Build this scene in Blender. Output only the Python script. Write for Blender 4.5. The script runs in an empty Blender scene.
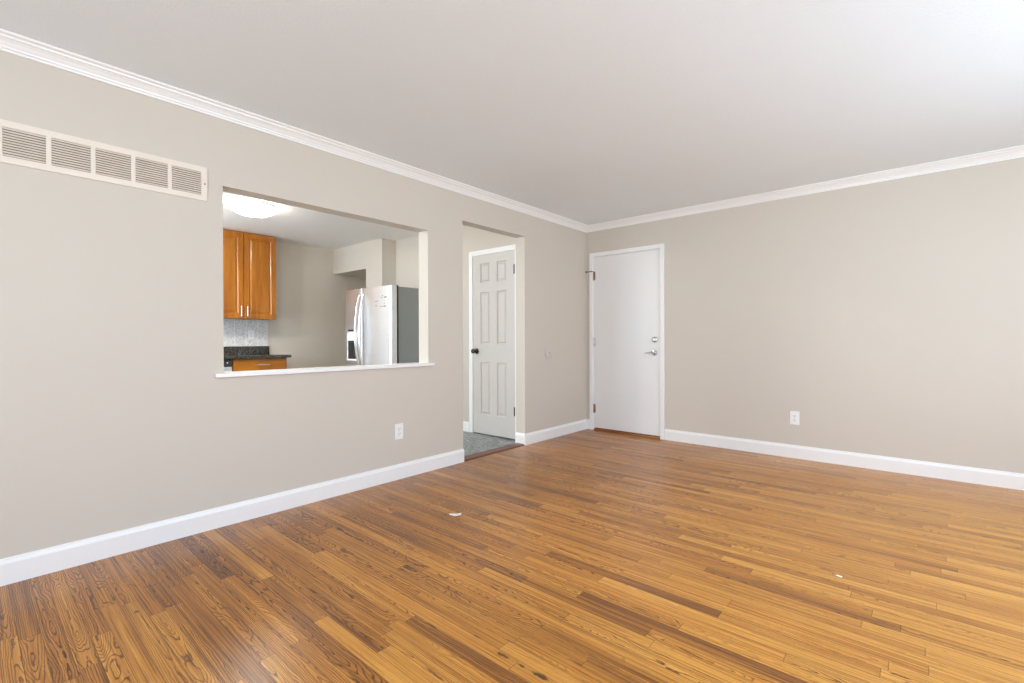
import bpy, bmesh, math, random
from mathutils import Vector, Matrix
PI = math.pi
S = bpy.context.scene
C = S.collection

# ------------------------------------------------------------------ camera, sky, light, exposure
cam_data = bpy.data.cameras.new('camera')
cam_data.sensor_width = 36.0
cam_data.lens = 16.751
cam_data.clip_start = 0.05
cam_data.clip_end = 200
cam = bpy.data.objects.new('camera', cam_data)
C.objects.link(cam)
_r = Vector((0.75577209, 0.65482927, -0.00268086))
_u = Vector((-0.00111647, 0.0053825, 0.99998489))
_f = Vector((-0.6548338, 0.75575767, -0.00479904))
M4 = Matrix.Identity(4)
for i in range(3):
    M4[i][0] = _r[i]; M4[i][1] = _u[i]; M4[i][2] = -_f[i]
M4[0][3], M4[1][3], M4[2][3] = 3.0984, -4.9539, 1.08645
cam.matrix_world = M4
S.camera = cam

SKY = 7.0
wd = bpy.data.worlds.new('daylight'); S.world = wd; wd.use_nodes = True
wn, wl = wd.node_tree.nodes, wd.node_tree.links
for n in list(wn): wn.remove(n)
wo = wn.new('ShaderNodeOutputWorld'); wb = wn.new('ShaderNodeBackground')
wt = wn.new('ShaderNodeTexCoord'); ws = wn.new('ShaderNodeSeparateXYZ'); wr = wn.new('ShaderNodeValToRGB')
wl.new(wt.outputs['Generated'], ws.inputs[0])
wm_ = wn.new('ShaderNodeMapRange'); wm_.inputs['From Min'].default_value = -1; wm_.inputs['From Max'].default_value = 1
wl.new(ws.outputs['Z'], wm_.inputs['Value']); wl.new(wm_.outputs[0], wr.inputs[0])
cr = wr.color_ramp
cr.elements[0].position = 0.0; cr.elements[0].color = (0.72, 0.86, 1.02, 1)
cr.elements[1].position = 1.0; cr.elements[1].color = (0.52, 0.70, 0.98, 1)
e = cr.elements.new(0.49); e.color = (0.74, 0.88, 1.04, 1)
e = cr.elements.new(0.52); e.color = (0.69, 0.83, 1.0, 1)
wl.new(wr.outputs[0], wb.inputs['Color']); wb.inputs['Strength'].default_value = SKY
wl.new(wb.outputs[0], wo.inputs[0])

S.view_settings.view_transform = 'Standard'
S.view_settings.look = 'None'
S.view_settings.exposure = 0.34
S.view_settings.gamma = 1.0
S.view_settings.use_curve_mapping = False
S.cycles.use_denoising = True
S.cycles.max_bounces = 14
S.cycles.diffuse_bounces = 10
S.cycles.glossy_bounces = 5
S.cycles.sample_clamp_indirect = 6.0
S.cycles.caustics_reflective = False
S.cycles.caustics_refractive = False

# unseen windows, added to light the room (behind the photographer and on the right wall), as (plane, coordinate, a0, a1, z0, z1)
XR, YB, H = 4.95, -6.9, 2.44
UNSEEN_WINS = [('x', XR, -4.35, -1.25, 0.50, 2.15), ('y', YB, 1.4, 4.1, 0.50, 2.15)]
ADDED_KWIN = [('y', -5.45, -3.5, -1.3, 0.60, 2.30)]  # added kitchen window, unseen, fills the kitchen with light
def portal(kind, c, a0, a1, z0, z1, inward):
    l = bpy.data.lights.new('window_daylight', 'AREA'); l.shape = 'RECTANGLE'
    l.size = a1 - a0; l.size_y = z1 - z0; l.cycles.is_portal = True
    o = bpy.data.objects.new('window_daylight', l); C.objects.link(o)
    m = (a0 + a1) / 2; z = (z0 + z1) / 2
    if kind == 'x':
        o.location = (c, m, z); o.rotation_euler = (PI/2, 0, PI/2 if inward < 0 else -PI/2)
    else:
        o.location = (m, c, z); o.rotation_euler = (PI/2, 0, PI if inward > 0 else 0)
    # area lights shine along local -Z; aim that inward
    d = Vector((inward, 0, 0)) if kind == 'x' else Vector((0, inward, 0))
    o.rotation_euler = d.to_track_quat('-Z', 'Y').to_euler()
portal('x', XR + 0.02, -4.35, -1.25, 0.50, 2.15, -1)
portal('y', YB - 0.02, 1.4, 4.1, 0.50, 2.15, 1)
portal('y', -5.47, -3.5, -1.3, 0.60, 2.30, 1)
LAMP = 26.0      # luminance of the kitchen dome light

# ------------------------------------------------------------------ material helpers
class NT:
    def __init__(s, name):
        s.m = bpy.data.materials.new(name); s.m.use_nodes = True
        s.t = s.m.node_tree; s.n = s.t.nodes; s.l = s.t.links
        s.b = s.n['Principled BSDF']
    def new(s, t, **kw):
        n = s.n.new(t)
        for k, v in kw.items(): setattr(n, k, v)
        return n
    def put(s, sock, v):
        if isinstance(v, bpy.types.NodeSocket): s.l.new(v, sock)
        elif v is not None:
            try: sock.default_value = v
            except Exception: sock.default_value = (*v, 1) if len(v) == 3 else v
    def math(s, op, a, b=None, c=None, clamp=False):
        n = s.new('ShaderNodeMath', operation=op, use_clamp=clamp)
        s.put(n.inputs[0], a)
        if b is not None: s.put(n.inputs[1], b)
        if c is not None: s.put(n.inputs[2], c)
        return n.outputs[0]
    def rng(s, v, a, b, c=0.0, d=1.0, smooth=False):
        n = s.new('ShaderNodeMapRange')
        if smooth: n.interpolation_type = 'SMOOTHSTEP'
        s.put(n.inputs['Value'], v); s.put(n.inputs['From Min'], a); s.put(n.inputs['From Max'], b)
        s.put(n.inputs['To Min'], c); s.put(n.inputs['To Max'], d)
        return n.outputs[0]
    def xyz(s, x, y, z=0.0):
        n = s.new('ShaderNodeCombineXYZ')
        for i, v in enumerate((x, y, z)): s.put(n.inputs[i], v)
        return n.outputs[0]
    def noise(s, vec, scale=1.0, detail=3.0, rough=0.5, dist=0.0):
        n = s.new('ShaderNodeTexNoise')
        if vec is not None: s.l.new(vec, n.inputs['Vector'])
        n.inputs['Scale'].default_value = scale; n.inputs['Detail'].default_value = detail
        n.inputs['Roughness'].default_value = rough; n.inputs['Distortion'].default_value = dist
        return n.outputs[0]
    def mix(s, f, a, b, mode='MIX'):
        n = s.new('ShaderNodeMix', data_type='RGBA', blend_type=mode)
        s.put(n.inputs[0], f)
        for i, v in ((6, a), (7, b)):
            s.put(n.inputs[i], (*v, 1) if isinstance(v, tuple) and len(v) == 3 else v)
        return n.outputs[2]
    def obj(s):
        n = s.new('ShaderNodeTexCoord'); return n.outputs['Object']
    def pos(s):
        n = s.new('ShaderNodeNewGeometry'); return n.outputs['Position']
    def sep(s, v):
        n = s.new('ShaderNodeSeparateXYZ'); s.l.new(v, n.inputs[0]); return n.outputs
    def bump(s, h, strength=0.1, dist=0.01):
        n = s.new('ShaderNodeBump'); n.inputs['Strength'].default_value = strength
        n.inputs['Distance'].default_value = dist; s.l.new(h, n.inputs['Height'])
        s.l.new(n.outputs[0], s.b.inputs['Normal'])
    def base(s, c, rough=0.5, metal=0.0, spec=0.5):
        s.put(s.b.inputs['Base Color'], (*c, 1) if isinstance(c, tuple) and len(c) == 3 else c)
        s.put(s.b.inputs['Roughness'], rough); s.b.inputs['Metallic'].default_value = metal
        s.b.inputs['Specular IOR Level'].default_value = spec
        return s.m
def srgb(r, g, b):
    f = lambda c: (c/255/12.92) if c/255 <= 0.04045 else ((c/255 + 0.055)/1.055)**2.4
    return (f(r), f(g), f(b))

def mottled(name, col, rough=0.5, amt=0.06, scale=3.0, bump=None, metal=0.0, spec=0.5, det=4):
    m = NT(name); v = m.pos(); nz = m.noise(v, scale, det)
    a = tuple(c*(1-amt) for c in col); b = tuple(min(1, c*(1+amt)) for c in col)
    m.base(m.mix(nz, a, b), rough, metal, spec)
    if bump: m.bump(m.noise(v, bump[0], 3), bump[1], bump[2])
    return m.m

WALLC = (0.624, 0.570, 0.490)
M = {}
M['wall'] = mottled('greige_wall_paint', WALLC, 0.55, 0.02, 1.3, (260, 0.12, 0.001), spec=0.3)
M['ceiling'] = mottled('ceiling_paint', (0.82, 0.885, 0.925), 0.9, 0.015, 2, (95, 0.5, 0.003), spec=0.1)
M['kceiling'] = mottled('kitchen_ceiling_paint', (0.89, 0.865, 0.83), 0.9, 0.01, 2, (95, 0.4, 0.003), spec=0.1)
M['trim'] = mottled('white_trim_paint', (0.87, 0.862, 0.835), 0.3, 0.01, 4, None)
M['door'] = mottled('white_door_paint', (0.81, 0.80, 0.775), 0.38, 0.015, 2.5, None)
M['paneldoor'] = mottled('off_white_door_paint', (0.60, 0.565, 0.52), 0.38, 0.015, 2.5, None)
M['plate'] = mottled('white_plastic', (0.88, 0.875, 0.86), 0.3, 0.01, 20)
M['slot'] = mottled('dark_slot', (0.03, 0.028, 0.025), 0.6, 0.1, 20)
M['vent'] = mottled('cream_enamel', (0.80, 0.715, 0.61), 0.4, 0.03, 9)
M['louver'] = mottled('dusty_cream_enamel', (0.74, 0.65, 0.54), 0.5, 0.12, 14)
M['duct'] = mottled('dark_duct', (0.16, 0.115, 0.08), 0.9, 0.2, 10)
M['disc'] = mottled('painted_cover_plate', (0.615, 0.565, 0.51), 0.45, 0.02, 6)
M['bronze'] = mottled('dark_bronze', (0.055, 0.045, 0.038), 0.28, 0.15, 60, metal=0.9)
M['copper'] = mottled('worn_copper_hinge', (0.36, 0.22, 0.15), 0.35, 0.2, 80, metal=0.85)
M['nickel'] = mottled('satin_nickel', (0.62, 0.61, 0.60), 0.28, 0.05, 60, metal=1.0)
M['brightnickel'] = mottled('brushed_nickel_pull', (0.80, 0.78, 0.74), 0.3, 0.05, 60, metal=1.0)
M['paper'] = mottled('white_paper', (0.90, 0.89, 0.87), 0.8, 0.03, 60)
M['black'] = mottled('black_plastic', (0.02, 0.02, 0.021), 0.35, 0.1, 30)
M['gasket'] = mottled('dark_gasket', (0.015, 0.015, 0.015), 0.6, 0.1, 30)
M['fridgeside'] = mottled('textured_grey_side', (0.25, 0.26, 0.235), 0.45, 0.03, 6, (400, 0.2, 0.0006), metal=0.0)
M['chrome'] = mottled('door_edge_chrome', (0.80, 0.80, 0.80), 0.18, 0.03, 30, metal=1.0)

def steel(name, col, rough):
    m = NT(name); p = m.sep(m.pos())
    st = m.noise(m.xyz(m.math('MULTIPLY', p[0], 1.2), m.math('MULTIPLY', p[1], 1.2), m.math('MULTIPLY', p[2], 220)), 1.0, 3)
    c = m.mix(st, tuple(x*0.93 for x in col), tuple(min(1, x*1.05) for x in col))
    m.base(c, m.rng(st, 0.3, 0.7, rough*0.9, rough*1.1), 1.0)
    m.b.inputs['Anisotropic'].default_value = 0.6
    m.b.inputs['Anisotropic Rotation'].default_value = 0.25
    return m.m
M['steel'] = steel('brushed_stainless', (0.85, 0.88, 0.90), 0.46)

# dark knots and mineral streaks seen in the boards: x, y, half length, half width
KNOTS = [(2.006, -3.743, 0.034, 0.008), (2.085, -3.741, 0.016, 0.006), (2.168, -3.738, 0.036, 0.011), (0.716, -4.504, 0.016, 0.009), (1.055, -3.425, 0.040, 0.005), (1.857, -3.727, 0.020, 0.003)]
def oak_floor():
    m = NT('stained_oak_strips')
    uv = m.new('ShaderNodeUVMap', uv_map='UVMap').outputs[0]
    u, v, _ = m.sep(uv)
    def at(n): return m.new('ShaderNodeAttribute', attribute_name=n).outputs['Fac']
    seed, tone, length, cath = at('seed'), at('tone'), at('length'), at('cath')
    W = 0.0577
    so = m.math('MULTIPLY', seed, 37.0)
    # growth rings cut by the board: distance from a tilted trunk axis
    wob = m.noise(m.xyz(m.math('MULTIPLY', u, 1.7), m.math('MULTIPLY', v, 9.0), so), 1.0, 2.0, 0.5)
    wob2 = m.noise(m.xyz(m.math('MULTIPLY', u, 22), m.math('MULTIPLY', v, 70.0), so), 1.0, 3.0, 0.55)
    vc = m.math('SUBTRACT', v, m.math('MULTIPLY', m.math('FRACT', m.math('MULTIPLY', seed, 91.7)), W*1.1))
    slope = m.rng(m.math('FRACT', m.math('MULTIPLY', seed, 57.3)), 0, 1, -0.075, 0.075)
    h = m.math('ADD', m.math('MULTIPLY', u, slope), m.rng(wob, 0.25, 0.75, -0.035, 0.035))
    h = m.math('ADD', h, 0.012)
    r = m.math('SQRT', m.math('ADD', m.math('MULTIPLY', vc, vc), m.math('MULTIPLY', h, h)))
    r = m.math('ADD', r, m.rng(wob2, 0.25, 0.75, -0.0015, 0.0015))
    ring = m.math('FRACT', m.math('DIVIDE', r, 0.0058))
    dark = m.math('MULTIPLY', m.rng(ring, 0.55, 0.86, 0, 1, True), m.rng(ring, 0.90, 1.0, 1, 0, True))
    # quarter sawn boards: straight fine lines
    st = m.noise(m.xyz(m.math('MULTIPLY', u, 2.2), m.math('MULTIPLY', v, 260.0), so), 1.0, 3.0, 0.6)
    stl = m.rng(st, 0.54, 0.66, 0, 1, True)
    pores = m.noise(m.xyz(m.math('MULTIPLY', u, 60), m.math('MULTIPLY', v, 1400.0), so), 1.0, 2.0, 0.6)
    porl = m.rng(pores, 0.55, 0.75, 0, 1)
    blot = m.noise(m.xyz(m.math('MULTIPLY', u, 2.0), m.math('MULTIPLY', v, 14.0), so), 1.0, 3.0, 0.5)
    geo = m.pos()
    wear = m.noise(geo, 1.1, 4.0, 0.6)
    light = srgb(222, 160, 72); mid = srgb(190, 125, 48); deep = srgb(126, 76, 34)
    t = m.math('ADD', m.math('MULTIPLY', tone, 0.5), 0.5)
    streak = m.noise(m.xyz(m.math('MULTIPLY', u, 1.3), m.math('MULTIPLY', v, 120.0), so), 1.0, 4.0, 0.65)
    t = m.math('ADD', t, m.rng(streak, 0.3, 0.7, -0.36, 0.36))
    t = m.math('ADD', t, m.rng(blot, 0.25, 0.75, -0.18, 0.18), clamp=True)
    rmp = m.new('ShaderNodeValToRGB'); m.l.new(t, rmp.inputs[0])
    q = rmp.color_ramp
    q.elements[0].position = 0.0; q.elements[0].color = (*deep, 1)
    q.elements[1].position = 1.0; q.elements[1].color = (*light, 1)
    e = q.elements.new(0.5); e.color = (*mid, 1)
    base = rmp.outputs[0]
    hue = m.rng(m.math('FRACT', m.math('MULTIPLY', seed, 13.1)), 0, 1, 0.0, 0.35)
    base = m.mix(hue, base, m.mix(1.0, base, (0.95, 0.83, 0.74), 'MULTIPLY'))
    g = m.math('MULTIPLY', dark, m.rng(cath, 0, 1, 0.10, 0.95))
    g = m.math('MAXIMUM', g, m.math('MULTIPLY', stl, m.rng(cath, 0, 1, 0.60, 0.40)))
    g = m.math('ADD', g, m.math('MULTIPLY', porl, 0.24), clamp=True)
    c = m.mix(g, base, m.mix(1.0, base, (0.15, 0.09, 0.07), 'MULTIPLY'))
    c = m.mix(m.rng(wear, 0.48, 0.72, 0, 0.22), c, m.mix(1.0, c, (0.72, 0.70, 0.74), 'MULTIPLY'))
    gp = m.sep(geo); kn = m.noise(geo, 60.0, 3.0, 0.6)
    for (kx, ky, ka, kb) in KNOTS:
        ex = m.math('DIVIDE', m.math('SUBTRACT', gp[0], kx), ka); ey = m.math('DIVIDE', m.math('SUBTRACT', gp[1], ky), kb)
        dd = m.math('SQRT', m.math('ADD', m.math('MULTIPLY', ex, ex), m.math('MULTIPLY', ey, ey)))
        dd = m.math('ADD', dd, m.rng(kn, 0.3, 0.7, -0.5, 0.5))
        c = m.mix(m.rng(dd, 0.5, 1.1, 0.85, 0, True), c, srgb(62, 34, 22))
    # seams between the strips
    dv = m.math('MINIMUM', v, m.math('SUBTRACT', W, v))
    du = m.math('MINIMUM', u, m.math('SUBTRACT', length, u))
    sm = m.math('MAXIMUM', m.rng(dv, 0.0004, 0.0013, 0.75, 0), m.rng(du, 0.0006, 0.0018, 0.55, 0))
    c = m.mix(sm, c, srgb(60, 34, 20))
    hh = m.math('SUBTRACT', m.math('MULTIPLY', g, -0.25), sm)
    m.base(c, m.rng(wear, 0.3, 0.7, 0.26, 0.36), 0.0, 0.38)
    m.bump(hh, 0.25, 0.0008)
    m.b.inputs['Coat Weight'].default_value = 0.12
    m.b.inputs['Coat Roughness'].default_value = 0.2
    return m.m
M['floor'] = oak_floor()

def wood(name, a, b, c, axis=2, scale=1.0, rough=0.3):
    """finished wood, grain running along the given axis"""
    m = NT(name); p = m.sep(m.pos())
    s = [16*scale]*3; s[axis] = 1.6*scale
    vec = m.xyz(*[m.math('MULTIPLY', p[i], s[i]) for i in range(3)])
    n1 = m.noise(vec, 1.0, 4, 0.55, 0.6)
    s2 = [190*scale]*3; s2[axis] = 6*scale
    n2 = m.noise(m.xyz(*[m.math('MULTIPLY', p[i], s2[i]) for i in range(3)]), 1.0, 2)
    col = m.mix(m.rng(n1, 0.3, 0.7), a, b)
    col = m.mix(m.rng(n2, 0.45, 0.75, 0, 0.4), col, c)
    m.base(col, rough, 0.0, 0.5)
    m.b.inputs['Coat Weight'].default_value = 0.3; m.b.inputs['Coat Roughness'].default_value = 0.15
    return m.m
M['cabinet'] = wood('honey_maple', srgb(150, 84, 8), srgb(184, 114, 14), srgb(112, 56, 6), 2)
M['cabinet_h'] = wood('honey_maple_across', srgb(150, 84, 8), srgb(184, 114, 14), srgb(112, 56, 6), 1)
M['threshold'] = wood('red_brown_threshold', srgb(92, 46, 26), srgb(112, 58, 32), srgb(46, 24, 16), 1, rough=0.5)
M['sillwood'] = wood('oak_threshold', srgb(140, 84, 44), srgb(172, 112, 60), srgb(92, 52, 28), 0, rough=0.4)

def granite():
    m = NT('black_speckled_granite'); v = m.pos()
    n = m.noise(v, 75, 3, 0.6); k = m.noise(v, 38, 4, 0.7)
    c = m.mix(m.rng(n, 0.50, 0.60), (0.010, 0.010, 0.009), (0.13, 0.12, 0.09))
    c = m.mix(m.rng(k, 0.62, 0.74), c, (0.35, 0.34, 0.30))
    m.base(c, 0.12, 0, 0.6); return m.m
M['granite'] = granite()

def splash():
    m = NT('mottled_white_grey_tile'); p = m.sep(m.pos())
    vor = m.new('ShaderNodeTexVoronoi', feature='DISTANCE_TO_EDGE'); vor.inputs['Scale'].default_value = 55
    m.l.new(m.pos(), vor.inputs['Vector'])
    ed = m.rng(vor.outputs['Distance'], 0.02, 0.12, 0, 1)
    n = m.noise(m.pos(), 38, 3, 0.6)
    c = m.mix(m.rng(n, 0.35, 0.65), (0.46, 0.45, 0.43), (0.80, 0.79, 0.76))
    c = m.mix(ed, (0.80, 0.80, 0.80), c)
    fy = m.math('FRACT', m.math('DIVIDE', m.math('ADD', p[1], 2.366 + 10*0.1405), 0.1405))
    seam = m.math('MAXIMUM', m.rng(fy, 0.0, 0.05, 1, 0), m.rng(fy, 0.95, 1.0, 0, 1))
    c = m.mix(seam, c, (0.86, 0.86, 0.85))
    m.base(c, 0.3, 0, 0.5); return m.m
M['splash'] = splash()

def slate():
    m = NT('grey_slate_tile'); P_ = m.pos(); p = m.sep(P_)
    n = m.noise(P_, 7, 6, 0.65, 1.2); n2 = m.noise(P_, 26, 5, 0.7, 0.8)
    c = m.mix(m.rng(n, 0.35, 0.65), srgb(62, 68, 70), srgb(140, 147, 146))
    c = m.mix(m.rng(n2, 0.48, 0.62, 0, 0.75), c, srgb(182, 186, 182))
    fx = m.math('FRACT', m.math('DIVIDE', m.math('ADD', p[0], 10.0), 0.305))
    fy = m.math('FRACT', m.math('DIVIDE', m.math('ADD', p[1], 10.0), 0.305))
    s = m.math('MAXIMUM', m.math('GREATER_THAN', fx, 0.985), m.math('GREATER_THAN', fy, 0.985))
    c = m.mix(s, c, srgb(80, 80, 78))
    m.base(c, 0.35, 0, 0.5); m.bump(m.math('SUBTRACT', n2, s), 0.2, 0.002); return m.m
M['slate'] = slate()

def glow(name, power):
    m = NT(name); m.base((0.9, 0.9, 0.88), 0.35)
    m.b.inputs['Emission Color'].default_value = (1.0, 0.95, 0.87, 1)
    m.b.inputs['Emission Strength'].default_value = power
    return m.m
M['glow'] = glow('lit_frosted_glass', LAMP); M['glow_added'] = glow('added_dome_glow', LAMP*5.0)  # stronger glow only for the added dome

# ------------------------------------------------------------------ mesh helpers
class MB:
    def __init__(s): s.bm = bmesh.new()
    def merge(s, other):
        me = bpy.data.meshes.new('_t'); other.to_mesh(me); other.free(); s.bm.from_mesh(me); bpy.data.meshes.remove(me); return s
    def box(s, x0, x1, y0, y1, z0, z1, bev=0.0, seg=2):
        b = bmesh.new(); bmesh.ops.create_cube(b, size=1.0)
        for v in b.verts:
            v.co = Vector((x0 if v.co.x < 0 else x1, y0 if v.co.y < 0 else y1, z0 if v.co.z < 0 else z1))
        if bev: bmesh.ops.bevel(b, geom=list(b.edges), offset=bev, segments=seg, affect='EDGES', profile=0.5)
        return s.merge(b)
    def cyl(s, c, axis, r, depth, n=24, r2=None, bev=0.0):
        b = bmesh.new()
        bmesh.ops.create_cone(b, cap_ends=True, segments=n, radius1=r, radius2=r if r2 is None else r2, depth=depth)
        if bev:
            es = [e for e in b.edges if all(abs(abs(v.co.z) - depth/2) < 1e-6 for v in e.verts)]
            bmesh.ops.bevel(b, geom=es, offset=bev, segments=3, affect='EDGES', profile=0.5)
        q = Vector((0, 0, 1)).rotation_difference(Vector(axis).normalized())
        bmesh.ops.transform(b, matrix=Matrix.Translation(Vector(c)) @ q.to_matrix().to_4x4(), verts=b.verts)
        return s.merge(b)
    def lathe(s, c, axis, prof, n=32):
        """prof: list of (radius, height along axis)"""
        b = bmesh.new(); rings = []
        for (r, h) in prof:
            if r < 1e-5: rings.append([b.verts.new((0, 0, h))])
            else: rings.append([b.verts.new((r*math.cos(2*PI*i/n), r*math.sin(2*PI*i/n), h)) for i in range(n)])
        for A, B in zip(rings, rings[1:]):
            for i in range(n):
                j = (i+1) % n
                if len(A) == 1 and len(B) > 1: b.faces.new((A[0], B[i], B[j]))
                elif len(B) == 1 and len(A) > 1: b.faces.new((A[i], B[0], A[j]))
                elif len(A) > 1 and len(B) > 1: b.faces.new((A[i], A[j], B[j], B[i]))
        bmesh.ops.recalc_face_normals(b, faces=b.faces)
        q = Vector((0, 0, 1)).rotation_difference(Vector(axis).normalized())
        bmesh.ops.transform(b, matrix=Matrix.Translation(Vector(c)) @ q.to_matrix().to_4x4(), verts=b.verts)
        return s.merge(b)
    def tube(s, pts, r, n=12, flat=1.0, up=(0, 0, 1)):
        b = bmesh.new(); rings = []; pts = [Vector(p) for p in pts]
        for i, p in enumerate(pts):
            t = (pts[min(i+1, len(pts)-1)] - pts[max(i-1, 0)]).normalized()
            a = t.cross(Vector(up))
            if a.length < 1e-4: a = t.cross(Vector((1, 0, 0)))
            a.normalize(); c = t.cross(a).normalized()
            rr = r[i] if isinstance(r, (list, tuple)) else r
            rings.append([b.verts.new(p + a*rr*math.cos(2*PI*k/n) + c*rr*flat*math.sin(2*PI*k/n)) for k in range(n)])
        for A, B in zip(rings, rings[1:]):
            for i in range(n): b.faces.new((A[i], A[(i+1) % n], B[(i+1) % n], B[i]))
        b.faces.new(rings[0]); b.faces.new(rings[-1])
        bmesh.ops.recalc_face_normals(b, faces=b.faces)
        return s.merge(b)
    def prism(s, fa, fb):
        """skin between two same-length closed outlines"""
        b = bmesh.new(); A = [b.verts.new(p) for p in fa]; B = [b.verts.new(p) for p in fb]
        n = len(A)
        for i in range(n): b.faces.new((A[i], A[(i+1) % n], B[(i+1) % n], B[i]))
        b.faces.new(A); b.faces.new(B)
        bmesh.ops.recalc_face_normals(b, faces=b.faces)
        return s.merge(b)
    def build(s, name, mat, parent=None, smooth=False):
        me = bpy.data.meshes.new(name)
        s.bm.to_mesh(me); s.bm.free(); me.materials.append(mat)
        if smooth:
            for p in me.polygons: p.use_smooth = True
            try: me.set_sharp_from_angle(angle=math.radians(35))
            except Exception: pass
        o = bpy.data.objects.new(name, me); C.objects.link(o)
        if parent is not None:
            o.parent = parent
            o.matrix_parent_inverse = parent.matrix_world.inverted() if parent.type != 'EMPTY' else Matrix.Translation(-Vector(parent.location))
        return o
def panelled(a0, a1, z0, z1, thick, panels, rings, put):
    """a slab whose front face carries sunk and raised panels; put(a, depth, z) maps to the room, depth 0 = front, positive = behind"""
    b = bmesh.new()
    A = sorted({a0, a1, *[p[0] for p in panels], *[p[1] for p in panels]})
    Z = sorted({z0, z1, *[p[2] for p in panels], *[p[3] for p in panels]})
    cache = {}
    def V(a, d, z):
        k = (round(a, 5), round(d, 5), round(z, 5))
        if k not in cache: cache[k] = b.verts.new(put(a, d, z))
        return cache[k]
    for i in range(len(A)-1):
        for j in range(len(Z)-1):
            ca, cz = (A[i]+A[i+1])/2, (Z[j]+Z[j+1])/2
            pn = [p for p in panels if p[0] < ca < p[1] and p[2] < cz < p[3]]
            if not pn:
                b.faces.new((V(A[i], 0, Z[j]), V(A[i+1], 0, Z[j]), V(A[i+1], 0, Z[j+1]), V(A[i], 0, Z[j+1])))
    for (p0, p1, q0, q1) in panels:
        # boundary ring follows grid cuts
        aa = [a for a in A if p0 - 1e-6 <= a <= p1 + 1e-6]; zz = [z for z in Z if q0 - 1e-6 <= z <= q1 + 1e-6]
        prev = (p0, p1, q0, q1, 0.0); first = True
        for (ins, d) in rings:
            nx = (p0+ins, p1-ins, q0+ins, q1-ins, d)
            P = lambda t: (V(t[0], t[4], t[2]), V(t[1], t[4], t[2]), V(t[1], t[4], t[3]), V(t[0], t[4], t[3]))
            o, n = P(prev), P(nx)
            for k in range(4): b.faces.new((o[k], o[(k+1) % 4], n[(k+1) % 4], n[k]))
            prev = nx
        b.faces.new(P(prev))
    # sides and back
    f = [(a0, z0), (a1, z0), (a1, z1), (a0, z1)]
    bk = [V(a, thick, z) for a, z in f]
    def chain(p, q):
        if p[1] == q[1]:
            L = [a for a in A if min(p[0], q[0]) - 1e-6 <= a <= max(p[0], q[0]) + 1e-6]
            if p[0] > q[0]: L = L[::-1]
            return [V(a, 0, p[1]) for a in L]
        L = [z for z in Z if min(p[1], q[1]) - 1e-6 <= z <= max(p[1], q[1]) + 1e-6]
        if p[1] > q[1]: L = L[::-1]
        return [V(p[0], 0, z) for z in L]
    for k in range(4):
        ch = chain(f[k], f[(k+1) % 4])
        b.faces.new(ch + [bk[(k+1) % 4], bk[k]])
    b.faces.new(bk)
    bmesh.ops.recalc_face_normals(b, faces=b.faces)
    return b

def tag(o, label=None, cat=None, group=None, kind=None):
    if label: o['label'] = label
    if cat: o['category'] = cat
    if group: o['group'] = group
    if kind: o['kind'] = kind
    return o
def thing(name, loc, label=None, cat=None, group=None, kind=None):
    o = bpy.data.objects.new(name, None); o.empty_display_size = 0.05; C.objects.link(o); o.location = loc
    return tag(o, label, cat, group, kind)
def struct(o, label=None, cat=None): return tag(o, label, cat, kind='structure')

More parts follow.
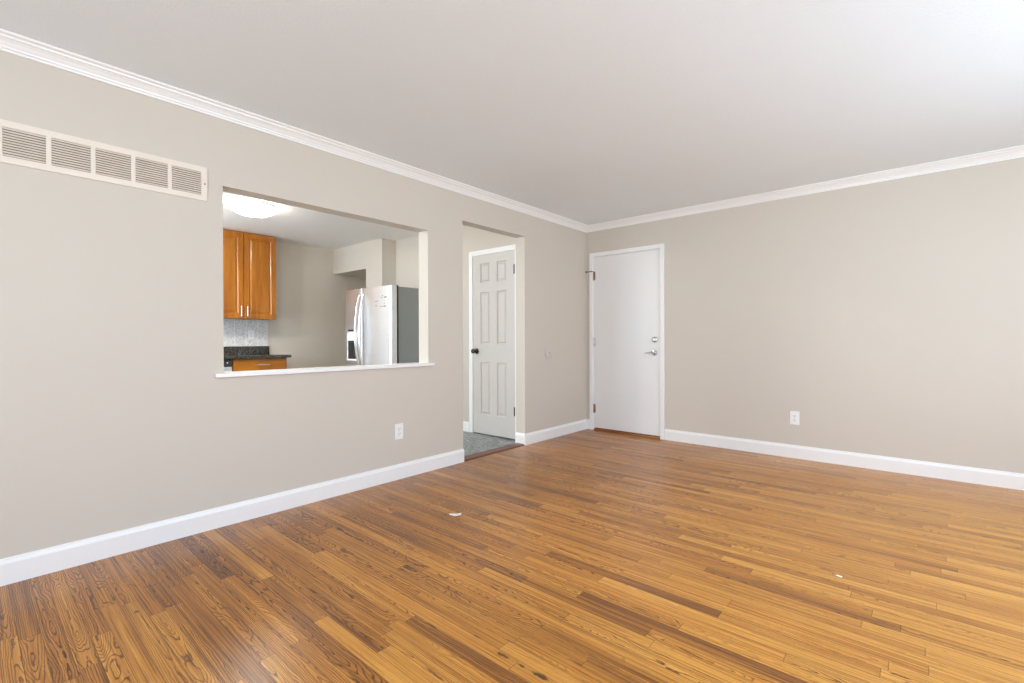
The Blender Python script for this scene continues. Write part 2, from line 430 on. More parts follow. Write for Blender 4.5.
# ------------------------------------------------------------------ FLOOR of oak strips (one mesh, a face per strip)
def build_floor():
    W = 0.0577; X0, X1 = -0.0, XR + 0.1
    ph = -3.239 - W/2                      # lower edge of a strip found in the photo
    rnd = random.Random(11)
    k0 = int(math.floor((YB - 0.1 - ph) / W)); k1 = int(math.ceil((0.02 - ph) / W))
    # joints seen in the photo: x, y, tone towards the left wall, tone towards the right
    J = [(1.99, -3.239, 0.15, -0.85), (2.327, -3.302, -0.45, 0.3), (2.489, -3.013, -0.75, 0.35), (2.236, -3.584, 0.0, -0.35),
         (2.849, -2.417, 0.75, -0.1), (3.031, -2.648, -0.45, 0.3), (2.992, -2.02, 0.5, -0.2), (3.215, -1.909, -0.25, 0.1),
         (3.109, -2.88, 0.0, 0.5), (3.072, -1.66, 0.3, 0.0), (3.455, -1.266, 0.3, 0.0), (2.976, -2.254, 0.2, 0.0),
         (1.586, -3.811, 0.5, -0.55), (2.005, -3.519, 0.15, -0.35), (0.995, -4.679, 0.15, -0.3), (1.399, -4.276, -0.2, 0.3),
         (1.46, -2.412, 0.2, 0.0), (1.508, -2.242, 0.0, 0.3)]
    bm = bmesh.new(); uvl = bm.loops.layers.uv.new('UVMap')
    rows = []
    for k in range(k0, k1):
        y0, y1 = ph + k*W, ph + (k+1)*W
        js = []; x = X0 - rnd.uniform(0, 0.9)
        while x < X1:
            js.append(x); x += rnd.uniform(0.35, 1.5)
        js.append(X1 + 0.5)
        mine = [j for j in J if y0 <= j[1] < y1]
        for j in mine: js = [a for a in js if abs(a - j[0]) > 0.45]
        js += [j[0] for j in mine]; js.sort()
        if js[0] > X0: js.insert(0, X0 - 0.3)
        for a, b in zip(js, js[1:]):
            xm = (max(a, X0) + min(b, X1)) / 2
            tone = max(-1, min(1, rnd.gauss(0.28, 0.20) + 0.5*max(-1, min(1, (xm - 2.0)/1.6))))
            if rnd.random() < 0.05: tone -= 0.4
            for j in mine:
                if abs(b - j[0]) < 1e-6: tone = j[2]
                if abs(a - j[0]) < 1e-6: tone = j[3]
            p = 0.85 if xm < 1.9 else 0.30
            cath = rnd.uniform(0.6, 1.0) if rnd.random() < p else rnd.uniform(0, 0.35)
            seed = rnd.random()
            if b <= X0 or a >= X1: continue
            ca, cb = max(a, X0), min(b, X1)
            yt = min(y1, 0.0)
            if yt <= y0: continue
            rows.append((a, b, ca, cb, y0, yt, tone, cath, seed))
    cols = {'seed': [], 'tone': [], 'length': [], 'cath': []}
    for (a, b, ca, cb, y0, y1, tone, cath, seed) in rows:
        vs = [bm.verts.new((ca, y0, 0)), bm.verts.new((cb, y0, 0)), bm.verts.new((cb, y1, 0)), bm.verts.new((ca, y1, 0))]
        f = bm.faces.new(vs)
        for l in f.loops: l[uvl].uv = (l.vert.co.x - a, l.vert.co.y - y0)
        cols['seed'].append(seed); cols['tone'].append(tone); cols['length'].append(b - a); cols['cath'].append(cath)
    nf = len(rows)
    # underside slab so the floor has thickness
    b2 = bmesh.new(); bmesh.ops.create_cube(b2, size=1.0)
    for v in b2.verts:
        v.co = Vector((X0 if v.co.x < 0 else X1, YB - 0.1 if v.co.y < 0 else 0.0, -0.06 if v.co.z < 0 else -0.001))
    me2 = bpy.data.meshes.new('_s'); b2.to_mesh(me2); b2.free(); bm.from_mesh(me2); bpy.data.meshes.remove(me2)
    me = bpy.data.meshes.new('floor'); bm.to_mesh(me); bm.free(); me.materials.append(M['floor'])
    for n, vals in cols.items():
        at = me.attributes.new(n, 'FLOAT', 'FACE')
        full = vals + [0.0]*(len(me.polygons) - nf)
        at.data.foreach_set('value', full)
    o = bpy.data.objects.new('floor', me); C.objects.link(o)
    struct(o)
build_floor()

# ------------------------------------------------------------------ ROOM SHELL
AY0, AY1 = -5.40, -5.02                    # added archway behind the photographer, lets more light into the kitchen
T = 0.122                                   # wall thickness
OY0, OY1, OZ0, OZ1 = -3.953, -2.434, 0.868, 1.987      # pass-through
DY0, DY1, DZ1 = -2.045, -1.176, 2.140                  # doorway without a door
b = MB()
b.box(-T, 0, YB, AY0, -0.06, H); b.box(-T, 0, AY0, AY1, 2.14, H); b.box(-T, 0, AY1, OY0, -0.06, H)
b.box(-T, 0, OY0, OY1, -0.06, OZ0); b.box(-T, 0, OY0, OY1, OZ1, H)
b.box(-T, 0, OY1, DY0, -0.06, H)
b.box(-T, 0, DY0, DY1, DZ1, H)
b.box(-T, 0, DY1, 0.0, -0.06, H)
bmesh.ops.remove_doubles(b.bm, verts=b.bm.verts, dist=1e-5)
struct(b.build('wall_left', M['wall']))
# far wall with the front door opening
FX0, FX1, FZ1 = 0.090, 0.952, 2.080
b = MB()
b.box(-4.0, FX0, 0, 0.13, -0.06, H); b.box(FX0, FX1, 0, 0.13, FZ1, H); b.box(FX0, FX1, 0, 0.13, -0.06, 0.0); b.box(FX1, XR + 0.12, 0, 0.13, -0.06, H)
struct(b.build('wall_far', M['wall']))
def wall_with_window(name, win, lo, hi, t, mat='wall'):
    kind, c, a0, a1, z0, z1 = win
    b = MB(); s = 1 if (kind == 'x') else -1
    c0, c1 = (c, c + t) if kind == 'x' else (c - t, c)
    for (p, q, r, u) in ((lo, a0, -0.06, H), (a1, hi, -0.06, H), (a0, a1, -0.06, z0), (a0, a1, z1, H)):
        if kind == 'x': b.box(c0, c1, p, q, r, u)
        else: b.box(p, q, c0, c1, r, u)
    struct(b.build(name, M[mat]))
def window(name, win, t):
    kind, c, a0, a1, z0, z1 = win
    loc = (c, (a0+a1)/2, z0) if kind == 'x' else ((a0+a1)/2, c, z0)
    r = thing(name, loc, kind='structure')
    mid = c + t/2 if kind == 'x' else c - t/2
    b = MB()
    def put(p, q, r0, r1, d=0.02):
        if kind == 'x': b.box(mid-d, mid+d, p, q, r0, r1, 0.003)
        else: b.box(p, q, mid-d, mid+d, r0, r1, 0.003)
    w = 0.045; am = (a0+a1)/2
    put(a0, a0+w, z0, z1); put(a1-w, a1, z0, z1); put(a0, a1, z0, z0+w); put(a0, a1, z1-w, z1); put(am-0.03, am+0.03, z0, z1)
    put(a0, am, (z0+z1)/2-0.02, (z0+z1)/2+0.02, 0.015); put(am, a1, (z0+z1)/2-0.02, (z0+z1)/2+0.02, 0.015)
    b.build('window_frame', M['trim'], r)
    b = MB()
    if kind == 'x': b.box(c-0.05, c, a0-0.05, a1+0.05, z0-0.03, z0, 0.004)
    else: b.box(a0-0.05, a1+0.05, c, c+0.05, z0-0.03, z0, 0.004)
    b.build('window_sill', M['trim'], r)
wall_with_window('wall_right', UNSEEN_WINS[0], YB, 0.0, 0.14)
wall_with_window('wall_back', UNSEEN_WINS[1], -T, XR + 0.14, 0.14)
window('unseen_window_1', UNSEEN_WINS[0], 0.14); window('unseen_window_2', UNSEEN_WINS[1], 0.14)
b = MB(); b.box(-T, XR + 0.14, YB - 0.14, 0.13, H, H + 0.1); struct(b.build('ceiling', M['ceiling']))

# kitchen shell
KX, KY0, KY1 = -3.65, -5.45, -1.06
PY = -1.28                                  # face of the pillar and header
b = MB(); b.box(KX - 0.12, -T, KY0 - 0.14, 0.0, -0.06, 0.0); b.box(-T, 0.0, DY0, DY1, -0.06, 0.0); b.box(-T, 0.0, AY0, AY1, -0.06, 0.0)
struct(b.build('floor_kitchen', M['slate']))
b = MB(); b.box(KX - 0.12, -T, KY0 - 0.14, 0.0, H, H + 0.1); struct(b.build('ceiling_kitchen', M['kceiling']))
b = MB(); b.box(KX - 0.12, KX, KY0 - 0.14, 0.0, -0.06, H); struct(b.build('wall_kitchen_far', M['wall']))
wall_with_window('wall_kitchen_end', ADDED_KWIN[0], KX, -T, 0.14); window('added_window_3', ADDED_KWIN[0], 0.14)
# wall with the six-panel door (right side of the kitchen) and the pillar beside the passage
HX0, HX1, HZ1 = -0.885, -0.205, 2.075
b = MB()
b.box(-2.76, HX0, KY1, KY1 + 0.12, -0.06, H); b.box(HX0, HX1, KY1, KY1 + 0.12, HZ1, H); b.box(HX1, -T, KY1, KY1 + 0.12, -0.06, H)
struct(b.build('wall_kitchen_right', M['wall']))
b = MB(); b.box(-2.76, -2.375, PY, KY1, -0.0, H); struct(b.build('wall_pillar', M['wall']))
b = MB(); b.box(KX, -2.76, PY, -0.30, 2.072, H); struct(b.build('wall_header', M['wall']))
b = MB(); b.box(KX, -2.76, -0.30, -0.18, -0.0, 2.072); b.box(-2.76, -2.64, KY1 + 0.12, -0.18, 0, 2.072)
struct(b.build('wall_passage', M['wall']))
b = MB(); b.box(-1.6, -T, -0.40, -0.30, 0, H); b.box(-1.7, -1.6, KY1 + 0.12, -0.30, 0, H)
struct(b.build('wall_closet', M['wall']))

# ------------------------------------------------------------------ TRIM
BH, BT = 0.1166, 0.014
def bb_prof(): return [(0, 0), (BT, 0), (BT, BH - 0.024), (BT - 0.003, BH - 0.016), (BT - 0.006, BH - 0.010), (BT - 0.008, BH), (0, BH)]
def base_x(name, plane, sgn, y0, y1, m0=0, m1=0):
    """board on a wall x = plane, profile grows towards sgn; m0/m1 = mitre at the ends"""
    b = MB(); P = bb_prof()
    b.prism([(plane + sgn*d, y0 + m0*d, z) for d, z in P], [(plane + sgn*d, y1 + m1*d, z) for d, z in P])
    return struct(b.build(name, M['trim']))
def base_y(name, plane, sgn, x0, x1, m0=0, m1=0):
    b = MB(); P = bb_prof()
    b.prism([(x0 + m0*d, plane + sgn*d, z) for d, z in P], [(x1 + m1*d, plane + sgn*d, z) for d, z in P])
    return struct(b.build(name, M['trim']))
base_x('baseboard_left', 0, 1, AY1, DY0)
base_x('baseboard_left', 0, 1, DY1 - BT, 0.0, 0, -1)
base_y('baseboard_doorway', DY1, -1, -T, 0.0)
base_y('baseboard_doorway', DY0, 1, -T, 0.0)
base_y('baseboard_far', 0, -1, 0.985, XR, 0, 0)
base_y('baseboard_far', 0, -1, BT, 0.050, 0, 0)
base_y('baseboard_kitchen', KY1, -1, -1.9, -0.935)
base_x('baseboard_kitchen', KX, 1, -2.2, -0.30)
# crown
D = 0.068
CP = [(0, H - D), (0.009, H - D), (0.011, H - D + 0.009), (0.009, H - D + 0.011), (0.016, H - D + 0.012), (0.018, H - D + 0.019), (0.015, H - D + 0.021), (0.021, H - D + 0.026),
      (0.029, H - D + 0.037), (0.040, H - D + 0.046), (0.048, H - D + 0.049), (0.050, H - D + 0.047), (0.053, H - D + 0.055), (0.062, H - D + 0.057), (D, H - 0.007), (D, H), (0, H)]
b = MB(); b.prism([(d, YB, z) for d, z in CP], [(d, -d, z) for d, z in CP]); struct(b.build('trim_1', M['trim']))
b = MB(); b.prism([(d, -d, z) for d, z in CP], [(XR, -d, z) for d, z in CP]); struct(b.build('trim_2', M['trim']))
# pass-through ledge
b = MB(); b.box(-T - 0.02, 0.0, OY0 + 0.001, OY1 - 0.001, OZ0, 0.892, 0.0)
b.box(0.0005, 0.026, OY0 - 0.048, OY1 + 0.048, 0.868, 0.892, 0.005, 3)
struct(b.build('trim_3', M['trim']))
# doorway threshold
b = MB()
P = [(-0.118, 0.0), (-0.118, 0.006), (-0.100, 0.012), (-0.012, 0.012), (0.006, 0.004), (0.008, 0.0)]
b.prism([(x, DY0 + 0.001 + BT*0, z) for x, z in P], [(x, DY1 - 0.001 - BT, z) for x, z in P])
struct(b.build('trim_4', M['threshold']))

# ------------------------------------------------------------------ FRONT DOOR (flush slab in far wall)
d1 = thing('door_1', (0.52, 0, 0), 'plain white flush door with a lever handle in the far corner', 'door', kind='structure')
b = MB(); b.box(0.1105, 0.9315, -0.004, 0.038, 0.030, 2.058, 0.0015); b.build('door_leaf', M['door'], d1)
def casing(b, xo0, xo1, zt, w, t, yface, sg, mirror=1):
    """flat casing with a back band: two legs and a head, on wall y = yface, growing towards sg"""
    def leg(x0, x1, z0, z1):
        ys = sorted((yface, yface + sg*t)); b.box(x0, x1, ys[0], ys[1], z0, z1, 0.003)
    leg(xo0, xo0 + w, 0, zt); leg(xo1 - w, xo1, 0, zt); leg(xo0 + w, xo1 - w, zt - w, zt)
b = MB(); casing(b, 0.052, 0.982, 2.112, 0.046, 0.018, 0.0, -1)
b.box(FX0, 0.1075, 0.0, 0.13, 0, FZ1); b.box(0.9345, FX1, 0.0, 0.13, 0, FZ1); b.box(0.1075, 0.9345, 0.0, 0.13, 2.0615, FZ1)
b.box(0.1075, 0.120, 0.040, 0.075, 0, 2.0615); b.box(0.922, 0.9345, 0.040, 0.075, 0, 2.0615); b.box(0.120, 0.922, 0.040, 0.075, 2.05, 2.0615)
b.build('door_frame', M['trim'], d1)
b = MB(); b.box(0.1075, 0.9345, -0.012, 0.13, 0.0005, 0.018, 0.004); b.box(0.1075, 0.9345, 0.02, 0.06, 0.0, 0.0285)
b.build('threshold', M['sillwood'], d1)
for i, (z0, z1) in enumerate(((1.791, 1.887), (1.003, 1.098), (0.209, 0.307))):
    b = MB(); b.cyl((0.1075, -0.009, (z0+z1)/2), (0, 0, 1), 0.0062, z1 - z0, 14, bev=0.001)
    b.cyl((0.1075, -0.009, z1 + 0.003), (0, 0, 1), 0.0045, 0.007, 12); b.cyl((0.1075, -0.009, z0 - 0.003), (0, 0, 1), 0.0045, 0.007, 12)
    b.box(0.1105, 0.128, -0.0055, -0.003, z0, z1, 0.0008)
    hg = b.build('hinge', M['copper'] if i != 1 else M['nickel'], d1, True)
    if i == 1: hg['label'] = 'pale painted middle hinge'
# hinge-pin door stop on the top hinge
b = MB(); b.tube([(0.1075, -0.010, 1.893), (0.085, -0.020, 1.893), (0.020, -0.024, 1.893)], 0.0035, 10)
b.cyl((0.014, -0.024, 1.893), (1, 0, 0), 0.009, 0.012, 16, bev=0.002); b.cyl((0.078, -0.021, 1.893), (1, -0.1, 0), 0.0065, 0.012, 14)
b.build('hinge_pin_stop', M['bronze'], d1, True)
b = MB(); b.lathe((0.868, -0.004, 1.078), (0, -1, 0), [(0, 0), (0.031, 0), (0.032, 0.004), (0.029, 0.009), (0.019, 0.012), (0.017, 0.014), (0, 0.014)])
db = b.build('deadbolt', M['nickel'], d1, True)
b = MB(); b.box(0.864, 0.872, -0.034, -0.018, 1.060, 1.096, 0.003); b.build('thumb_turn', M['nickel'], db, True)
b = MB(); b.lathe((0.866, -0.004, 0.936), (0, -1, 0), [(0, 0), (0.032, 0), (0.033, 0.004), (0.029, 0.010), (0.015, 0.013), (0.0125, 0.018), (0.0125, 0.046), (0, 0.046)])
ro = b.build('door_handle', M['nickel'], d1, True)
b = MB(); b.tube([(0.874, -0.046, 0.936), (0.855, -0.050, 0.937), (0.82, -0.052, 0.936), (0.79, -0.050, 0.932), (0.775, -0.045, 0.930)], [0.010, 0.0105, 0.009, 0.008, 0.0065], 14, 0.8)
b.build('lever', M['nickel'], ro, True)
b = MB(); b.box(0.9325, 0.9365, -0.0035, 0.0, 1.045, 1.11); b.box(0.9325, 0.9365, -0.0035, 0.0, 0.90, 0.97)
b.build('strike_plate', M['nickel'], d1)

# ------------------------------------------------------------------ SIX-PANEL DOOR beyond the doorway
d2 = thing('door_2', (-0.555, KY1, 0), 'off-white six-panel door seen through the open doorway', 'door', kind='structure')
x0, x1 = -0.868, -0.226
pan = []
for (a0, a1) in ((-0.748, -0.603), (-0.492, -0.350)):
    for (z0, z1) in ((1.733, 1.950), (1.030, 1.622), (0.228, 0.826)): pan.append((a0, a1, z0, z1))
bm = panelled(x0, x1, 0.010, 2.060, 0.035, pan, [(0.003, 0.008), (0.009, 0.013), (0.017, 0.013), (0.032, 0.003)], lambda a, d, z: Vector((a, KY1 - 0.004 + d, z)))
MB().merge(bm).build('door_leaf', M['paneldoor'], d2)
b = MB(); casing(b, -0.928, -0.166, 2.103, 0.056, 0.016, KY1, -1)
b.box(HX0, x0 - 0.003, KY1, KY1 + 0.12, 0, HZ1); b.box(x1 + 0.003, HX1, KY1, KY1 + 0.12, 0, HZ1); b.box(x0 - 0.003, x1 + 0.003, KY1, KY1 + 0.12, 2.063, HZ1)
b.box(x0 - 0.003, x0 + 0.010, KY1 + 0.034, KY1 + 0.07, 0, 2.063); b.box(x1 - 0.010, x1 + 0.003, KY1 + 0.034, KY1 + 0.07, 0, 2.063); b.box(x0, x1, KY1 + 0.034, KY1 + 0.07, 2.05, 2.063)
b.build('door_frame', M['trim'], d2)
for (z0, z1) in ((1.790, 1.892), (0.258, 0.355)):
    b = MB(); b.cyl((x1 - 0.004, KY1 - 0.011, (z0+z1)/2), (0, 0, 1), 0.0065, z1 - z0, 14, bev=0.001)
    b.box(x1 - 0.022, x1 - 0.004, KY1 - 0.006, KY1 - 0.0035, z0, z1, 0.0008)
    b.build('hinge', M['bronze'], d2, True)
b = MB(); yk = KY1 - 0.004
b.lathe((-0.812, yk, 0.951), (0, -1, 0), [(0, 0), (0.033, 0), (0.033, 0.004), (0.028, 0.009), (0.013, 0.013), (0.011, 0.034), (0.018, 0.039), (0.027, 0.048), (0.029, 0.057), (0.026, 0.066), (0.014, 0.072), (0, 0.073)])
b.build('door_knob', M['bronze'], d2, True)

# ------------------------------------------------------------------ RETURN AIR GRILLE
v = thing('wall_vent', (0, -4.4515, 1.877), 'long cream wall register with five louvred sections, high on the left wall', 'vent')
Y0, Y1, Z0, Z1 = -4.870, -4.033, 1.877, 2.068
s0, s1, q0, q1 = -4.832, -4.064, 1.908, 2.037
pitch = (s1 - s0 + 0.019)/5
b = MB(); t = 0.007
def bar(y0, y1, z0, z1, t=0.007): b.box(0.0005, t, y0, y1, z0, z1, 0.0018)
bar(Y0, Y1, q1, Z1); bar(Y0, Y1, Z0, q0); bar(Y0, s0, q0 - 0.002, q1 + 0.002); bar(s1, Y1, q0 - 0.002, q1 + 0.002)
for i in range(1, 5): bar(s0 + i*pitch - 0.019, s0 + i*pitch, q0 - 0.002, q1 + 0.002)
b.build('frame', M['vent'], v)
b = MB(); b.box(0.0006, 0.0016, s0, s1, q0, q1); b.build('duct_opening', M['duct'], v)
for i in range(5):
    a = s0 + i*pitch; c = a + pitch - 0.019; b = MB(); n = 11; st = (q1 - q0)/n
    for k in range(n):
        z = q0 + (k + 0.5)*st
        b.prism([(0.0020, a, z + 0.0035), (0.0030, a, z + 0.0048), (0.0078, a, z - 0.0030), (0.0068, a, z - 0.0046)],
                [(0.0020, c, z + 0.0035), (0.0030, c, z + 0.0048), (0.0078, c, z - 0.0030), (0.0068, c, z - 0.0046)])
    b.build('louver_section', M['louver'], v)
b = MB(); b.lathe((0.007, -4.047, 1.972), (1, 0, 0), [(0, 0), (0.004, 0), (0.0035, 0.0015), (0, 0.002)], 12); b.build('screw', M['slot'], v)

# ------------------------------------------------------------------ OUTLETS
def outlet(loc, put, label):
    o = thing('wall_outlet', loc, label, 'outlet')
    def bx(b, a0, a1, d0, d1, z0, z1, bev=0):
        p = put(a0, d0); q = put(a1, d1)
        b.box(min(p[0], q[0]), max(p[0], q[0]), min(p[1], q[1]), max(p[1], q[1]), loc[2] + z0, loc[2] + z1, bev)
    b = MB(); bx(b, -0.0375, 0.0375, 0.0005, 0.0065, -0.060, 0.060, 0.0025); b.build('cover_plate', M['plate'], o)
    for s in (-1, 1):
        b = MB(); bx(b, -0.0165, 0.0165, 0.005, 0.0085, s*0.0195 - 0.0145, s*0.0195 + 0.0145, 0.0015)
        sk = b.build('socket', M['plate'], o)
        b = MB(); z = s*0.0195
        bx(b, -0.0085, -0.0058, 0.0082, 0.0088, z - 0.002, z + 0.008); bx(b, 0.0058, 0.0085, 0.0082, 0.0088, z - 0.001, z + 0.007)
        p = put(0, 0.0084); n = Vector(put(0, 1)) - Vector(put(0, 0))
        b.cyl((p[0], p[1], loc[2] + z - 0.0085), n, 0.0028, 0.0008, 12)
        b.build('slots', M['slot'], sk)
    p = put(0, 0.0072); n = Vector(put(0, 1)) - Vector(put(0, 0))
    b = MB(); b.cyl((p[0], p[1], loc[2]), n, 0.003, 0.0016, 12); b.build('screw', M['nickel'], o)
    return o
outlet((0, -2.728, 0.371), lambda a, d: (d, -2.728 + a, 0), 'white double outlet low on the left wall below the pass-through')
outlet((2.205, 0, 0.364), lambda a, d: (2.205 + a, -d, 0), 'white double outlet low on the far wall right of the white door')
outlet((KX + 0.008, -2.449, 1.155), lambda a, d: (KX + 0.008 + d, -2.449 + a, 0), 'white outlet on the tiled splashback under the wooden wall cabinet')
# round blank plate
p = thing('cover_plate', (0, -0.772, 0.942), 'round wall-coloured blank plate on the wall left of the white door', 'cover plate')
b = MB(); b.lathe((0.0005, -0.772, 0.942), (1, 0, 0), [(0, 0), (0.069, 0), (0.071, 0.003), (0.069, 0.009), (0.064, 0.0115), (0, 0.012)], 40)
b.build('plate', M['disc'], p, True)
b = MB(); b.lathe((0.0118, -0.772, 0.942), (1, 0, 0), [(0, 0), (0.0055, 0), (0.0045, 0.002), (0, 0.0025)], 12); b.build('screw', M['bronze'], p)

# ------------------------------------------------------------------ KITCHEN: wall cabinets
def cab_door(a0, a1, z0, z1, xf, parent, name='door', mat='cabinet'):
    w = 0.058
    bm = panelled(a0, a1, z0, z1, 0.019, [(a0 + w, a1 - w, z0 + w, z1 - w)], [(0.004, 0.004), (0.010, 0.009), (0.016, 0.009), (0.036, 0.002)], lambda a, d, z: Vector((xf - d, a, z)))
    return MB().merge(bm).build(name, M[mat], parent)
def pull(xf, ya, za, yb, zb, parent):
    b = MB(); A = Vector((xf, ya, za)); B = Vector((xf, yb, zb)); o = Vector((0.028, 0, 0)); d = (B - A).normalized()*0.014
    b.tube([A - d + o, B + d + o], 0.0058, 12, up=(1, 0, 0)); b.tube([A, A + o], 0.0045, 10); b.tube([B, B + o], 0.0045, 10)
    return b.build('handle', M['brightnickel'], parent, True)
CXF = -3.33
wc = thing('wall_cabinet', (KX, -2.65, 1.353), 'honey wood wall cabinet with two raised-panel doors, seen through the pass-through', 'cabinet')
b = MB(); b.box(KX, CXF - 0.020, -3.040, -2.250, 1.353, 2.436, 0.001); b.build('body', M['cabinet'], wc)
dd = cab_door(-3.034, -2.650, 1.358, 2.425, CXF, wc); pull(CXF, -2.682, 1.395, -2.682, 1.495, dd)
dd = cab_door(-2.643, -2.255, 1.358, 2.425, CXF, wc); pull(CXF, -2.611, 1.395, -2.611, 1.495, dd)
# base cabinet
bc = thing('base_cabinet', (KX, -2.57, 0), 'honey wood base cabinet with a top drawer, under the black granite worktop', 'cabinet')
b = MB(); b.box(KX + 0.016, -3.040, -2.885, -2.250, 0.10, 0.862, 0.001); b.box(KX + 0.016, -3.10, -2.885, -2.255, 0.0, 0.10); b.build('body', M['cabinet'], bc)
b = MB(); b.box(-3.039, -3.019, -2.878, -2.264, 0.722, 0.852, 0.004); dr = b.build('drawer', M['cabinet_h'], bc)
pull(-3.019, -2.61, 0.785, -2.49, 0.785, dr)
dd = cab_door(-2.878, -2.574, 0.115, 0.712, -3.020, bc); pull(-3.020, -2.600, 0.55, -2.600, 0.65, dd)
dd = cab_door(-2.568, -2.264, 0.115, 0.712, -3.020, bc); pull(-3.020, -2.542, 0.55, -2.542, 0.65, dd)
# dishwasher
dwm = thing('dishwasher', (KX, -3.19, 0), 'stainless dishwasher with a black control panel, left of the wooden drawer', 'dishwasher')
b = MB(); b.box(KX + 0.02, -3.04, -3.490, -2.890, 0.0, 0.858); b.build('body', M['black'], dwm)
b = MB(); b.box(-3.039, -3.005, -3.486, -2.894, 0.11, 0.775, 0.006); b.build('front', M['steel'], dwm)
b = MB(); b.box(-3.039, -3.000, -3.486, -2.894, 0.780, 0.856, 0.006); cp = b.build('control_panel', M['black'], dwm)
for k in range(5):
    b = MB(); b.cyl((-2.999, -2.945 - k*0.05, 0.822), (1, 0, 0), 0.006, 0.004, 14); b.build('button', M['plate'], cp)
# next base run, hidden by the wall from here but closing the worktop from the side
bc2 = thing('base_cabinet', (KX, -3.95, 0), 'honey wood base cabinet left of the dishwasher', 'cabinet')
b = MB(); b.box(KX + 0.016, -3.040, -4.40, -3.495, 0.10, 0.862, 0.001); b.box(KX + 0.016, -3.10, -4.40, -3.495, 0.0, 0.10); b.build('body', M['cabinet'], bc2)
for a in (-4.394, -3.945):
    dd = cab_door(a, a + 0.444, 0.115, 0.852, -3.020, bc2)
# worktop and upstand
b = MB(); b.box(KX, -2.985, -4.42, -2.212, 0.862, 0.898, 0.006, 3); b.box(KX, KX + 0.022, -4.42, -2.222, 0.898, 1.003, 0.002)
tag(b.build('worktop', M['granite']), 'black speckled granite worktop with upstand on the kitchen base cabinets', 'worktop')
b = MB(); b.box(KX, KX + 0.008, -4.42, -2.236, 1.003, 1.353); struct(b.build('trim_5', M['splash']))

# ------------------------------------------------------------------ FRIDGE
FX_0, FX_1, FYF, FYB, FZT = -2.392, -1.410, -1.825, -1.085, 1.697
fr = thing('refrigerator', ((FX_0+FX_1)/2, -1.4, 0), 'stainless side-by-side refrigerator with curved handles and grey sides', 'refrigerator')
b = MB(); b.box(FX_0 + 0.008, FX_1 - 0.004, FYF + 0.112, FYB, 0.03, FZT - 0.008, 0.006)
for (x, y) in ((FX_0 + 0.06, FYB - 0.05), (FX_1 - 0.06, FYB - 0.05), (FX_0 + 0.06, FYF + 0.16), (FX_1 - 0.06, FYF + 0.16)): b.cyl((x, y, 0.015), (0, 0, 1), 0.02, 0.03)
b.build('body', M['fridgeside'], fr)
b = MB(); b.box(FX_0 + 0.012, FX_1 + 0.001, FYF + 0.0885, FYF + 0.1115, 0.10, FZT + 0.004); b.build('gasket', M['gasket'], fr)
b = MB(); b.box(FX_0 + 0.02, FX_1 - 0.02, FYF + 0.06, FYF + 0.12, 0.02, 0.098, 0.004); b.build('kick_plate', M['black'], fr)
XS = -1.985                                 # split between the doors
def fdoor(x0, x1, name):
    """gently bowed door skin: plan outline extruded upward"""
    n = 14; yb = FYF + 0.088; pts = []
    xc = (FX_0 + FX_1)/2; hw = (FX_1 - FX_0)/2
    for i in range(n+1):
        x = x0 + (x1 - x0)*i/n
        y = FYF + 0.016*((x - xc)/hw)**2
        e = min(x - x0, x1 - x); rr = 0.012
        if e < rr: y += rr - math.sqrt(max(0, rr*rr - (rr - e)**2))
        pts.append((x, y))
    # extra points near the rounded edges
    ex = []
    for d in (0.002, 0.005, 0.009):
        for x in (x0 + d, x1 - d):
            y = FYF + 0.016*((x - xc)/hw)**2 + 0.012 - math.sqrt(max(0, 0.012**2 - (0.012 - d)**2)); ex.append((x, y))
    pts = sorted(set(pts + ex)); out = pts + [(x1, yb), (x0, yb)]
    b = MB(); b.prism([(x, y, 0.105) for x, y in out], [(x, y, FZT) for x, y in out])
    o = b.build(name, M['steel'], fr, True); return o
ld = fdoor(FX_0, XS - 0.004, 'freezer_door'); rd = fdoor(XS + 0.004, FX_1, 'fridge_door')
b = MB(); b.box(FX_1 + 0.0002, FX_1 + 0.0012, FYF + 0.030, FYF + 0.088, 0.105, FZT); b.build('edge_trim', M['chrome'], rd)
def fhandle(x, par):
    pts = []; n = 20
    for i in range(n+1):
        t = i/n; z = 0.70 + t*0.92; s = math.sin(PI*t)
        pts.append((x, FYF - 0.004 - 0.062*s**0.75, z))
    b = MB(); b.tube(pts, [0.010 + 0.004*math.sin(PI*i/n) for i in range(n+1)], 12, 1.0, up=(1, 0, 0))
    b.cyl((x, FYF + 0.002, 0.70), (0, 1, 0), 0.015, 0.016); b.cyl((x, FYF + 0.002, 1.62), (0, 1, 0), 0.015, 0.016)
    b.build('handle', M['chrome'], par, True)
fhandle(XS - 0.042, ld); fhandle(XS + 0.042, rd)
# water and ice dispenser
b = MB(); y = FYF + 0.004
b.box(-2.318, -2.100, y - 0.004, y + 0.02, 1.075, 1.180, 0.004)
dp = b.build('dispenser', M['plate'], ld); dp['label'] = 'pale dispenser panel'
b = MB(); b.box(-2.318, -2.303, y - 0.004, y + 0.02, 0.845, 1.075, 0.003); b.box(-2.115, -2.100, y - 0.004, y + 0.02, 0.845, 1.075, 0.003); b.box(-2.318, -2.100, y - 0.010, y + 0.02, 0.830, 0.850, 0.003)
b.build('surround', M['plate'], dp)
b = MB(); b.box(-2.303, -2.115, y - 0.001, y + 0.02, 0.850, 1.075); b.build('recess', M['black'], dp)
b = MB(); b.box(-2.235, -2.185, y - 0.012, y, 0.93, 1.05, 0.005); b.build('paddle', M['gasket'], dp)
b = MB(); b.box(-2.30, -2.12, y - 0.0005, y + 0.01, 1.190, 1.210, 0.001); b.build('display', M['black'], dp)
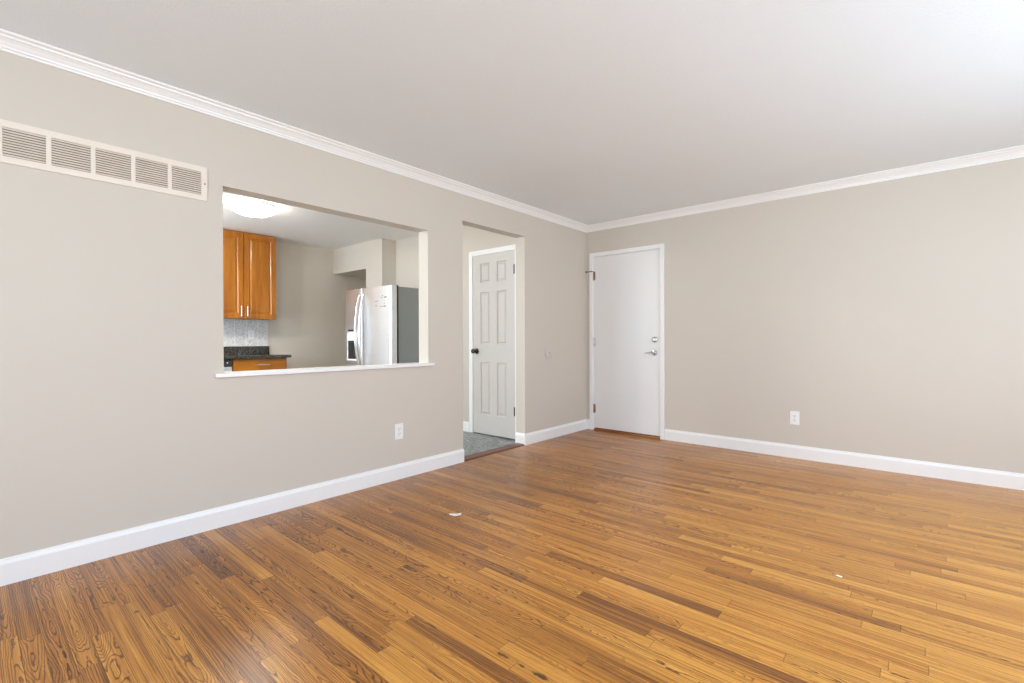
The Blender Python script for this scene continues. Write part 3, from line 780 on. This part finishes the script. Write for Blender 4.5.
# small dark marks on the right door
b = MB()
def fy(x): return FYF + 0.016*((x + 1.881)/0.471)**2 - 0.0008
for (x, z, w, h) in ((-1.862, 1.610, 0.020, 0.007), (-1.815, 1.590, 0.060, 0.009), (-1.875, 1.586, 0.018, 0.008), (-1.985, 1.548, 0.014, 0.009),
                     (-1.985, 1.500, 0.014, 0.009), (-1.95, 1.553, 0.020, 0.003), (-1.95, 1.495, 0.014, 0.004), (-1.885, 1.487, 0.035, 0.006),
                     (-1.825, 1.488, 0.050, 0.009), (-1.825, 1.520, 0.014, 0.006), (-1.83, 1.548, 0.010, 0.004)):
    x += 0.295; z -= 0.022
    b = MB(); b.box(x - w/2, x + w/2, fy(x), fy(x) + 0.0008, z - h/2, z + h/2); b.build('door_marking', M['gasket'], rd)

# ------------------------------------------------------------------ KITCHEN DOME LIGHT, plus an added one
def dome_light(x, y, label, mat='glow'):
    cl = thing('ceiling_light', (x, y, H), label, 'light')
    b = MB(); b.lathe((x, y, H), (0, 0, -1), [(0, 0), (0.198, 0), (0.202, 0.003), (0.202, 0.020), (0.198, 0.024), (0, 0.024)], 40); b.build('base', M['trim'], cl, True)
    b = MB(); b.lathe((x, y, H), (0, 0, -1), [(0.150, 0.025), (0.197, 0.025), (0.203, 0.032), (0.203, 0.040), (0.195, 0.054), (0.170, 0.072), (0.125, 0.090), (0.070, 0.101), (0.0, 0.105)], 48)
    b.build('glass_dome', M[mat], cl, True)
    b = MB(); b.lathe((x, y, H - 0.104), (0, 0, -1), [(0, 0), (0.013, 0), (0.014, 0.003), (0.008, 0.007), (0.009, 0.013), (0.005, 0.018), (0, 0.019)], 20)
    b.build('finial', M['nickel'], cl, True)
dome_light(-2.0, -3.03, 'lit frosted glass dome on the kitchen ceiling, at the top left of the pass-through')
dome_light(-1.95, -4.45, 'added unseen frosted glass dome light on the kitchen ceiling, nearest the added kitchen window', 'glow_added')  # out-of-view dome added to brighten the kitchen

# ------------------------------------------------------------------ LITTER ON THE FLOOR
b = MB()
top = [(0.872, -2.985), (0.925, -2.985), (0.945, -2.955), (0.925, -2.928), (0.905, -2.950), (0.880, -2.962), (0.862, -2.975)]
zz = [0.002, 0.004, 0.010, 0.014, 0.006, 0.003, 0.002]
b.prism([(x, y, z*0.6 + 0.0005) for (x, y), z in zip(top, zz)], [(x + 0.001, y, z*0.6 + 0.0015) for (x, y), z in zip(top, zz)])
tag(b.build('paper_scrap', M['paper']), 'small torn scrap of white paper on the oak floor in front of the doorway', 'paper')
b = MB(); b.prism([(2.790, -2.338, 0.0003), (2.812, -2.345, 0.0003), (2.818, -2.336, 0.0003), (2.796, -2.330, 0.0003)], [(2.792, -2.338, 0.003), (2.811, -2.343, 0.004), (2.815, -2.337, 0.003), (2.797, -2.332, 0.003)])
tag(b.build('paint_chip', M['paper']), 'tiny white chip on the open oak floor at the right', 'chip')
